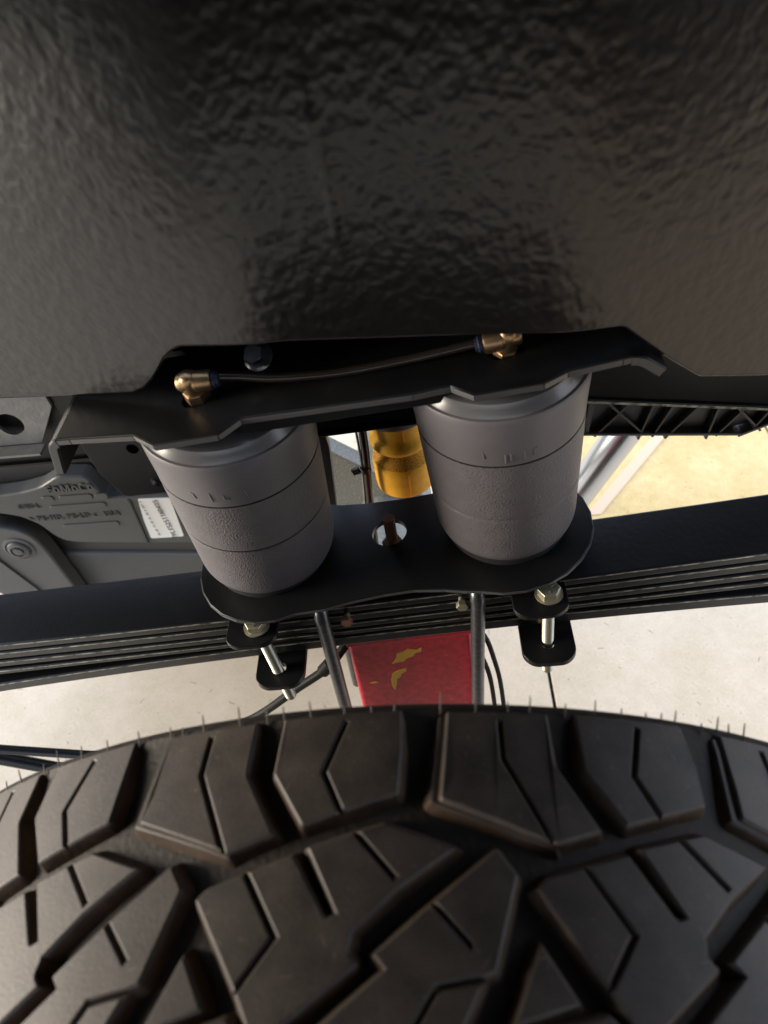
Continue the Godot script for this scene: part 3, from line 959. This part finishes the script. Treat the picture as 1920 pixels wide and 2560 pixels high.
# ---------------------------------------------------------------- things behind
func build_bump_stop():
	var t := thing("bump_stop", "bright orange-yellow rubber bump stop hanging between the air springs", "bump stop", Vector3(-0.053, 0.58, -0.625))
	var pr := [[0.0000, 0.0], [0.0273, 0.0], [0.0352, 0.004], [0.0362, 0.012], [0.0359, 0.035], [0.0362, 0.040], [0.0341, 0.050], [0.0289, 0.058], [0.0278, 0.061], [0.0289, 0.0635], [0.0336, 0.067], [0.0357, 0.0725], [0.0341, 0.079], [0.0299, 0.083], [0.0296, 0.087], [0.0310, 0.100], [0.0320, 0.130], [0.0000, 0.130]]
	part("rubber_body", lathe(P2(pr), 56), M.bump, t)
	part("grimy_groove", lathe(P2([[0.0353, 0.046], [0.0345, 0.0502], [0.0293, 0.0582], [0.0283, 0.0612]]), 56), M.grime, t)
	part("moulding_seam", bx(0.0012, 0.036, 0.002, 0.0003), M.bump, t, Transform3D(Basis(Vector3.RIGHT, 0.0), Vector3(0.006, 0.022, 0.0353)))
	part("moulding_seam", bx(0.0012, 0.042, 0.002, 0.0003), M.bump, t, Transform3D(Basis(Vector3.RIGHT, 0.02), Vector3(0.006, 0.106, 0.0303)))
	part("mounting_cup", lathe(P2([[0.0, 0.110], [0.040, 0.110], [0.042, 0.113], [0.042, 0.150], [0.0, 0.152]]), 40), M.black, t)

func build_tank():
	var t := thing("fuel_tank", "grey moulded plastic fuel tank with raised lettering behind the left air spring", "fuel tank")
	var up := rounded(P2([[-1.0, 0.515], [-0.672, 0.506], [-0.640, 0.508], [-0.605, 0.515], [-0.570, 0.533], [-0.527, 0.527], [-0.517, 0.481], [-0.42, 0.475], [-0.30, 0.448], [-0.10, 0.43], [-0.10, 0.325], [-0.407, 0.362], [-0.599, 0.388], [-0.622, 0.395], [-0.634, 0.410], [-0.645, 0.438], [-0.665, 0.458], [-0.693, 0.469], [-1.0, 0.478]]), 0.008, 3)
	part("shade_sheet", bx(0.78, 0.50, 0.01, 0.003), M.ribbed, t, Transform3D(Basis(Vector3.BACK, -0.08), Vector3(-0.62, 0.55, -0.787)))  # black sheet added where only deep shade lies behind the tank
	part("upper_shell", prism(up, 0.03, 0.004, [], 3).mesh(), M.tank, t, Transform3D(Basis.IDENTITY, Vector3(0, 0, -0.75)))
	var lo := P2([[-0.70, 0.350], [-0.428, 0.311], [-0.10, 0.27], [-0.10, 0.05], [-0.62, 0.10], [-0.73, 0.16]])
	part("lower_shell", prism(lo, 0.18, 0.012, [], 3).mesh(), M.tank, t, Transform3D(Basis.IDENTITY, Vector3(0, 0, -0.775)))
	var arm := rounded(P2([[-1.0, 0.453], [-0.704, 0.447], [-0.676, 0.438], [-0.661, 0.417], [-0.656, 0.383], [-0.654, 0.299], [-0.655, 0.20], [-0.755, 0.24], [-0.80, 0.30], [-0.86, 0.34], [-1.0, 0.35]]), 0.012, 4)
	part("mounting_arm", prism(arm, 0.03, 0.004, [], 3).mesh(), M.tank, t, Transform3D(Basis.IDENTITY, Vector3(0, 0, -0.742)))
	var boss := lathe(P2([[0.026, 0.0], [0.0255, 0.002], [0.021, 0.0035], [0.0205, 0.0015], [0.019, 0.001], [0.0165, 0.006], [0.0115, 0.0078], [0.011, 0.005], [0.008, 0.0045], [0.0075, 0.008], [0.0, 0.0085]]), 36)
	part("boss", boss, M.tank, t, Transform3D(Basis(Vector3.RIGHT, PI / 2), Vector3(-0.697, 0.396, -0.7425)))
	part("arm_rib", bx(0.003, 0.16, 0.006, 0.001), M.tank, t, Transform3D(Basis(Vector3.BACK, 0.30), Vector3(-0.738, 0.36, -0.741)))
	part("recess_line", bx(0.004, 0.098, 0.004, 0.0008), M.tank_dark, t, Transform3D(Basis(Vector3.BACK, -0.08), Vector3(-0.487, 0.425, -0.7495)))
	# sticker and print
	var lab := part("sticker", prism(rounded(P2([[-0.469, 0.474], [-0.420, 0.470], [-0.428, 0.383], [-0.482, 0.385], [-0.478, 0.425]]), 0.003, 2), 0.0012, 0.0003).mesh(), M.label, t, Transform3D(Basis.IDENTITY, Vector3(0, 0, -0.7488)))
	lab.set_meta("label", "white printed sticker on the tank")
	var turned := Basis(Vector3.BACK, PI / 2 + 0.03)
	mark("printed_text", "TPLFS2511N0405", 0.0105, 0.0004, M.ink, lab, Transform3D(turned, Vector3(-0.443, 0.425, 0.0006)), "Droid Sans Mono")
	mark("printed_text", "00 80 10 0P 4L FM W ONT 8", 0.0052, 0.0004, M.grey_ink, lab, Transform3D(turned, Vector3(-0.4665, 0.430, 0.0006)), "Droid Sans Mono")
	# raised writing; two lines carry their relief shadow as a darker grey
	var zt := -0.7492
	var b0 := Basis(Vector3.BACK, -0.03)
	mark("raised_lettering", "FoMoCo", 0.0190, 0.004, M.tank, t, Transform3D(b0, Vector3(-0.560, 0.510, zt)), "Droid Sans", 700)
	mark("raised_lettering", "GAV-L", 0.0125, 0.0012, M.tank_dark, t, Transform3D(b0, Vector3(-0.640, 0.4800, zt)), "Droid Sans", 700)
	mark("raised_lettering", "> PE-HD, PE-LD <   USA", 0.0138, 0.0012, M.tank_dark, t, Transform3D(b0, Vector3(-0.580, 0.4505, zt)), "Droid Sans", 700)
	for q in [[-0.603, 0.4915, 0.018], [-0.560, 0.4890, 0.052], [-0.521, 0.4870, 0.020], [-0.565, 0.4700, 0.088], [-0.563, 0.4270, 0.090]]:
		part("raised_pad", prism(rounded(P2([[-q[2] / 2, -0.0055], [q[2] / 2, -0.0055], [q[2] / 2, 0.0055], [-q[2] / 2, 0.0055]]), 0.0045, 3), 0.004, 0.0012).mesh(), M.tank, t, Transform3D(b0, Vector3(q[0], q[1], zt + 0.0012)))

func build_right_side():
	# ribbed tray under the frame
	var t := thing("ribbed_tray", "black ribbed plastic tray under the frame rail on the right", "tray")
	var zf := -0.66
	part("back_panel", prism(rounded(P2([[0.150, 0.66], [0.45, 0.62], [0.41, 0.596], [0.375, 0.578], [0.34, 0.5695], [0.17, 0.592], [0.150, 0.597]]), 0.008, 3), 0.006, 0.001).mesh(), M.ribbed, t, Transform3D(Basis.IDENTITY, Vector3(0, 0, zf - 0.012)))
	part("lower_rim", bx(0.20, 0.004, 0.018, 0.001), M.ribbed, t, Transform3D(Basis(Vector3.BACK, -0.13), Vector3(0.255, 0.5815, zf - 0.008)))
	part("lower_rim", bx(0.06, 0.004, 0.018, 0.001), M.ribbed, t, Transform3D(Basis(Vector3.BACK, 0.42), Vector3(0.378, 0.5785, zf - 0.008)))
	for q in [[0.172, 0.625, 0.06, 1.50], [0.205, 0.62, 0.085, 0.9], [0.205, 0.62, 0.085, -0.85], [0.240, 0.612, 0.075, 1.35], [0.262, 0.612, 0.075, 1.2], [0.287, 0.605, 0.08, 0.95], [0.318, 0.60, 0.07, 1.45], [0.345, 0.60, 0.075, 1.0], [0.352, 0.598, 0.075, -0.85], [0.380, 0.60, 0.06, 1.1]]:
		part("rib", bx(q[2], 0.0026, 0.012, 0.0006), M.ribbed, t, Transform3D(Basis(Vector3.BACK, q[3]), Vector3(q[0], q[1], zf - 0.0065)))
	# shiny tube
	var a := Vector3(0.252, 0.455, -0.80)
	var b := Vector3(0.189, 0.325, -0.80)
	var d := (a - b).normalized()
	var s := thing("polished_tube", "shiny bright metal tube slanting down behind the right air spring", "tube")
	var A := a + d * 0.09
	var B := b - d * 0.12
	part("sleeve", tube([A, B], 0.0245, 40), M.chrome, s)
	var side := Vector3(d.y, -d.x, 0).normalized()
	part("side_bead", tube([A + side * 0.0270, B + side * 0.0270], 0.0032, 18), M.chrome, s)

func build_middle():
	var o := part("exhaust_pipe", tube([Vector3(-0.45, 0.575, -0.84), Vector3(-0.2, 0.570, -0.84), Vector3(-0.05, 0.567, -0.84)], 0.058, 40), M.cast, self)
	tag(o, "pale grey pipe seen in the gap beside the yellow bump stop", "pipe")
	var h := thing("axle_housing", "pale grey speckled cast axle housing low in the gap between the air springs", "axle")
	part("tube", tube([Vector3(-0.10, 0.415, -0.51), Vector3(-0.10, 0.415, -1.5)], 0.046, 40), M.cast, h)
	part("cast_web", prism(rounded(P2([[-0.19, 0.584], [-0.110, 0.513], [-0.03, 0.445], [-0.03, 0.40], [-0.19, 0.40]]), 0.006, 2), 0.03, 0.003).mesh(), M.cast, h, Transform3D(Basis.IDENTITY, Vector3(0, 0, -0.72)))
	var p := part("brake_hose", tube(smooth_path([Vector3(-0.090, 0.71, -0.60), Vector3(-0.092, 0.655, -0.60), Vector3(-0.0965, 0.60, -0.60), Vector3(-0.100, 0.55, -0.60), Vector3(-0.105, 0.47, -0.60)]), 0.0048, 12), M.hose, self)
	tag(p, "black hose hanging straight down just left of the yellow bump stop", "hose")
	var w := part("thin_wire", tube(smooth_path([Vector3(-0.0975, 0.71, -0.60), Vector3(-0.0985, 0.65, -0.60), Vector3(-0.102, 0.60, -0.60), Vector3(-0.107, 0.55, -0.60), Vector3(-0.112, 0.47, -0.60)]), 0.0015, 8), M.grey_steel, self)
	tag(w, "thin pale wire strapped to the black hanging hose", "wire")
	var z := thing("cable_tie", "small black cable tie holding the wire to the hanging hose", "cable tie", Vector3(-0.096, 0.628, -0.60))
	part("strap", lathe(P2([[0.0062, -0.003], [0.0072, -0.003], [0.0072, 0.003], [0.0062, 0.003]]), 20), M.hose, z)
	part("buckle", bx(0.009, 0.008, 0.005, 0.0008), M.hose, z, Transform3D(Basis(Vector3.BACK, 0.3), Vector3(-0.011, -0.001, 0.002)))
	var f := part("rubber_flap", prism(rounded(P2([[-0.144, 0.72], [-0.136, 0.72], [-0.1335, 0.655], [-0.139, 0.60], [-0.145, 0.54], [-0.153, 0.54], [-0.150, 0.60], [-0.146, 0.66]]), 0.003, 2), 0.012, 0.0008).mesh(), M.black, self, Transform3D(Basis.IDENTITY, Vector3(0, 0, -0.61)))
	tag(f, "dark upright bracket edge beside the right side of the left air spring", "bracket")

func build_low_things():
	# red spacer block under the spring between the bolts
	var t := thing("spacer_block", "red painted spacer block with yellow paint chips under the leaf spring", "spacer block")
	part("body", prism(P2([[-0.136, 0.345], [0.010, 0.345], [0.0085, 0.536], [-0.1295, 0.5275]]), 0.062, 0.007, [], 4).mesh(), M.red, t, Transform3D(Basis.IDENTITY, Vector3(0, 0, -0.432)))
	part("top_edge", bx(0.139, 0.006, 0.066, 0.0012), M.red, t, Transform3D(Basis(Vector3.BACK, 0.062), Vector3(-0.0605, 0.5285, -0.462)))
	var c1 := P2([[-0.085, 0.4775], [-0.079, 0.489], [-0.077, 0.498], [-0.069, 0.502], [-0.064, 0.5065], [-0.054, 0.5035], [-0.0485, 0.507], [-0.0495, 0.499], [-0.056, 0.497], [-0.060, 0.4905], [-0.067, 0.487], [-0.071, 0.481], [-0.078, 0.480]])
	var c2 := P2([[-0.0905, 0.440], [-0.0875, 0.4555], [-0.082, 0.461], [-0.076, 0.4645], [-0.0695, 0.4665], [-0.071, 0.459], [-0.076, 0.4555], [-0.079, 0.447], [-0.083, 0.444], [-0.085, 0.432], [-0.0885, 0.418], [-0.091, 0.428]])
	for c in [c1, c2]:
		part("yellow_chip", prism(c, 0.0012, 0.0003).mesh(), M.yellow_paint, t, Transform3D(Basis.IDENTITY, Vector3(0, 0, -0.4314)))
	part("yellow_chip", prism(P2([[-0.1165, 0.4385], [-0.109, 0.4415], [-0.105, 0.438], [-0.111, 0.4375]]), 0.0012, 0.0003).mesh(), M.yellow_paint, t, Transform3D(Basis.IDENTITY, Vector3(0, 0, -0.4314)))
	# cables under the spring
	var h := thing("brake_cable", "thick black cable with a collar curving out below the left clamp", "cable")
	part("sheath", tube(smooth_path([Vector3(-0.120, 0.505, -0.47), Vector3(-0.148, 0.474, -0.452), Vector3(-0.170, 0.448, -0.448), Vector3(-0.213, 0.409, -0.448), Vector3(-0.285, 0.340, -0.45), Vector3(-0.38, 0.27, -0.46)]), 0.0054, 16), M.cable, h)
	part("collar", tube([Vector3(-0.160, 0.461, -0.449), Vector3(-0.172, 0.446, -0.448)], 0.0082, 18), M.cable, h)
	var a := part("brake_line", tube(smooth_path([Vector3(0.012, 0.50, -0.462), Vector3(0.025, 0.470, -0.46), Vector3(0.033, 0.424, -0.46), Vector3(0.039, 0.376, -0.46), Vector3(0.043, 0.310, -0.46), Vector3(0.045, 0.25, -0.46)]), 0.0030, 12), M.cable, self)
	tag(a, "right one of two thin black lines dropping beside the right steel bolt", "brake line", "thin lines beside the right steel bolt")
	var b := part("brake_line", tube(smooth_path([Vector3(0.008, 0.47, -0.462), Vector3(0.018, 0.435, -0.46), Vector3(0.0265, 0.387, -0.46), Vector3(0.031, 0.315, -0.46), Vector3(0.033, 0.25, -0.46)]), 0.0030, 12), M.cable, self)
	tag(b, "left one of two thin black lines, nearest the right steel bolt", "brake line", "thin lines beside the right steel bolt")
	# rods crossing at the far left
	var r := part("steel_rod", tube([Vector3(-0.95, 0.378, -0.45), Vector3(-0.50, 0.244, -0.45)], 0.0065, 18), M.black, self)
	tag(r, "upper black steel rod at the far left behind the tyre shoulder", "rod")
	var r2 := part("steel_rod", tube([Vector3(-0.90, 0.413, -0.45), Vector3(-0.50, 0.142, -0.45)], 0.0095, 18), M.black, self)
	tag(r2, "lower black steel rod sloping under the other at the far left", "rod")
	# small bolt ends under the plate
	for q in [[0.0005, 0.600, "shiny small bolt end under the bracket plate left of the right steel bolt"], [-0.118, 0.588, "rusty small bolt end under the bracket plate right of the left steel bolt"]]:
		var e := thing("small_bolt", q[2], "bolt", Vector3(q[0], q[1], -0.414))
		part("hex_head", hexprism(0.0062, 0.006, 0.0008), M.zinc if q[0] > -0.05 else M.rust, e, Transform3D(Basis(Vector3.RIGHT, PI / 2), Vector3.ZERO))
		part("shank", tube([Vector3(0, 0, -0.003), Vector3(0, 0, -0.012)], 0.0035, 12), M.zinc, e)

func build_ground():
	var white := tri_uv(mat([1, 1, 1], 0.85), 1.15)
	white.albedo_texture = concrete_image(Color(0.60, 0.495, 0.36), 0.18, 5, 0.4)
	var warm_lit := tri_uv(mat([1, 1, 1], 0.85), 0.95)
	warm_lit.albedo_texture = concrete_image(Color(0.62, 0.445, 0.20), 0.30, 15, 0.6)  # warm light on the ground put into this slab's colour
	var beige_bounce := tri_uv(mat([1, 1, 1], 0.85), 1.3)
	beige_bounce.albedo_texture = concrete_image(Color(0.64, 0.47, 0.28), 0.2, 25, 0.4)  # slab out of view, tinted to bounce warm light from the right
	var bump := noise_tex(0.15, 4, FastNoiseLite.TYPE_SIMPLEX_SMOOTH, true, 3.0, 205)
	for m in [white, warm_lit, beige_bounce]:
		m.normal_enabled = true; m.normal_texture = bump; m.normal_scale = 0.02
	var dark := mat([0.02, 0.02, 0.018], 0.9)
	var base := PlaneMesh.new(); base.size = Vector2(120, 120)
	tag(part("ground", base, dark, self, Transform3D(Basis.IDENTITY, Vector3(0, -0.012, 0))), "", "", "", "structure")
	var slabs := [[-60.0, 0.1445, -60.0, 60.0, white], [0.1505, 0.742, -0.872, 60.0, white], [0.1505, 0.742, -60.0, -0.878, warm_lit], [0.748, 60.0, -60.0, 60.0, beige_bounce]]
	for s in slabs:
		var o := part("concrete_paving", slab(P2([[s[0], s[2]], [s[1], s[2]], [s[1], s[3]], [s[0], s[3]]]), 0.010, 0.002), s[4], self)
		tag(o, "", "", "", "structure")
	# reflection of the shiny tube on the ground, painted as a pale strip
	var line := mat([0.62, 0.46, 0.31], 0.8)
	var pl := slab(P2([[0.285, -1.06], [0.318, -1.06], [0.58, -1.365], [0.547, -1.365]]), 0.004, 0.0005)
	tag(part("tube_reflection", pl, line, self, Transform3D(Basis.IDENTITY, Vector3(0, 0.0035, 0))), "", "", "", "structure")

func _ready():
	# camera
	var cam := Camera3D.new()
	cam.name = "camera"
	cam.position = Vector3(0, 1.18, 0)
	cam.rotation_degrees = Vector3(-46, 8, -11)
	cam.fov = 71.6
	cam.near = 0.01
	cam.far = 300
	var lens := CameraAttributesPhysical.new()
	lens.frustum_focal_length = 16.64
	lens.frustum_focus_distance = 0.70
	lens.frustum_near = 0.01
	lens.frustum_far = 300.0
	lens.exposure_aperture = 4.2
	cam.attributes = lens
	add_child(cam)
	cam.current = true
	# sky and exposure
	var we := WorldEnvironment.new()
	we.name = "world_environment"
	var env := Environment.new()
	var sky := Sky.new()
	var sm := ProceduralSkyMaterial.new()
	sm.sky_top_color = Color(0.74, 0.80, 0.90)
	sm.sky_horizon_color = Color(0.93, 0.95, 1.0)
	sm.sky_curve = 0.2
	sm.ground_bottom_color = Color(0.3, 0.28, 0.25)
	sm.ground_horizon_color = Color(0.6, 0.58, 0.54)
	sm.sun_angle_max = 1.0
	sky.sky_material = sm
	env.background_mode = Environment.BG_SKY
	env.sky = sky
	env.tonemap_mode = Environment.TONE_MAPPER_LINEAR
	env.tonemap_exposure = 3.4
	env.ssao_enabled = true
	env.ssil_enabled = true
	env.sdfgi_enabled = true
	we.environment = env
	add_child(we)
	var sun := DirectionalLight3D.new()
	sun.name = "sun"
	sun.light_energy = 0.6
	sun.light_color = Color(1.0, 0.95, 0.88)
	sun.light_angular_distance = 24.0
	sun.shadow_enabled = true
	add_child(sun)
	# soft low sun from the front of the truck, on the left of the view
	sun.look_at_from_position(Vector3(-4.0, 0.62, 0.42), Vector3(0, 0, 0), Vector3.UP)

	make_materials()
	build_ground()
	build_frame()
	build_liner()
	build_sky_blocker()
	build_fender()
	build_tank()
	build_middle()
	build_right_side()
	build_leaf_spring()
	build_low_things()
	build_ubolt("left upright steel bolt beside the red spacer block", -0.142, -0.149)
	build_ubolt("right upright steel bolt beside the red spacer block", 0.016, 0.0095)
	build_lower_bracket()
	build_clamp_plate("black clamp plate with rounded corners at the lower left, on the left zinc bolt", -0.205, 0.5135, -0.4055, 0.03)
	build_clamp_plate("black clamp plate with rounded corners at the right, on the right zinc bolt", 0.085, 0.535, -0.399, 0.02)
	build_clamp("left zinc clamp bolt through the lug below the left air spring", Vector3(-0.2085, 0, -0.412), 0.5975, 0.514, 0.455, 0.02)
	build_clamp("right zinc clamp bolt through the lug below the right air spring", Vector3(0.084, 0, -0.413), 0.6125, 0.535, 0.475, 0.02)
	build_air_spring("left grey textured air spring, standing in front of the fuel tank", Vector3(-0.1985, 0.6155, -0.500), Vector3(-0.1865, 0.8350, -0.4855), 0.0762, 0.0745, 0.0714, [0.157, 0.0925], [[-0.25, 0.015, 0.0016, 0.011, 0.1], [-0.1, 0.015, 0.0016, 0.006, 0.1], [-0.06, 0.012, 0.003, 0.0016, 0.1], [0.16, 0.015, 0.0016, 0.011, 0.12], [-0.45, 0.015, 0.0016, 0.007, 0.2], [-0.49, 0.018, 0.003, 0.0016, 0.2]])
	build_air_spring("right grey textured air spring, standing beside the yellow bump stop", Vector3(0.0535, 0.6325, -0.500), Vector3(0.0455, 0.8515, -0.4855), 0.0757, 0.0730, 0.0690, [0.1545, 0.0825], [[-0.18, 0.011, 0.0016, 0.010, 0.0], [-0.12, 0.012, 0.0016, 0.008, 0.0], [0.03, 0.013, 0.0016, 0.011, 0.05], [0.13, 0.013, 0.0016, 0.008, 0.1], [0.16, 0.017, 0.003, 0.0016, 0.1], [-0.42, 0.018, 0.0016, 0.014, 0.1]])
	build_upper_bracket()
	build_upper_things()
	build_bump_stop()
	build_tyre()
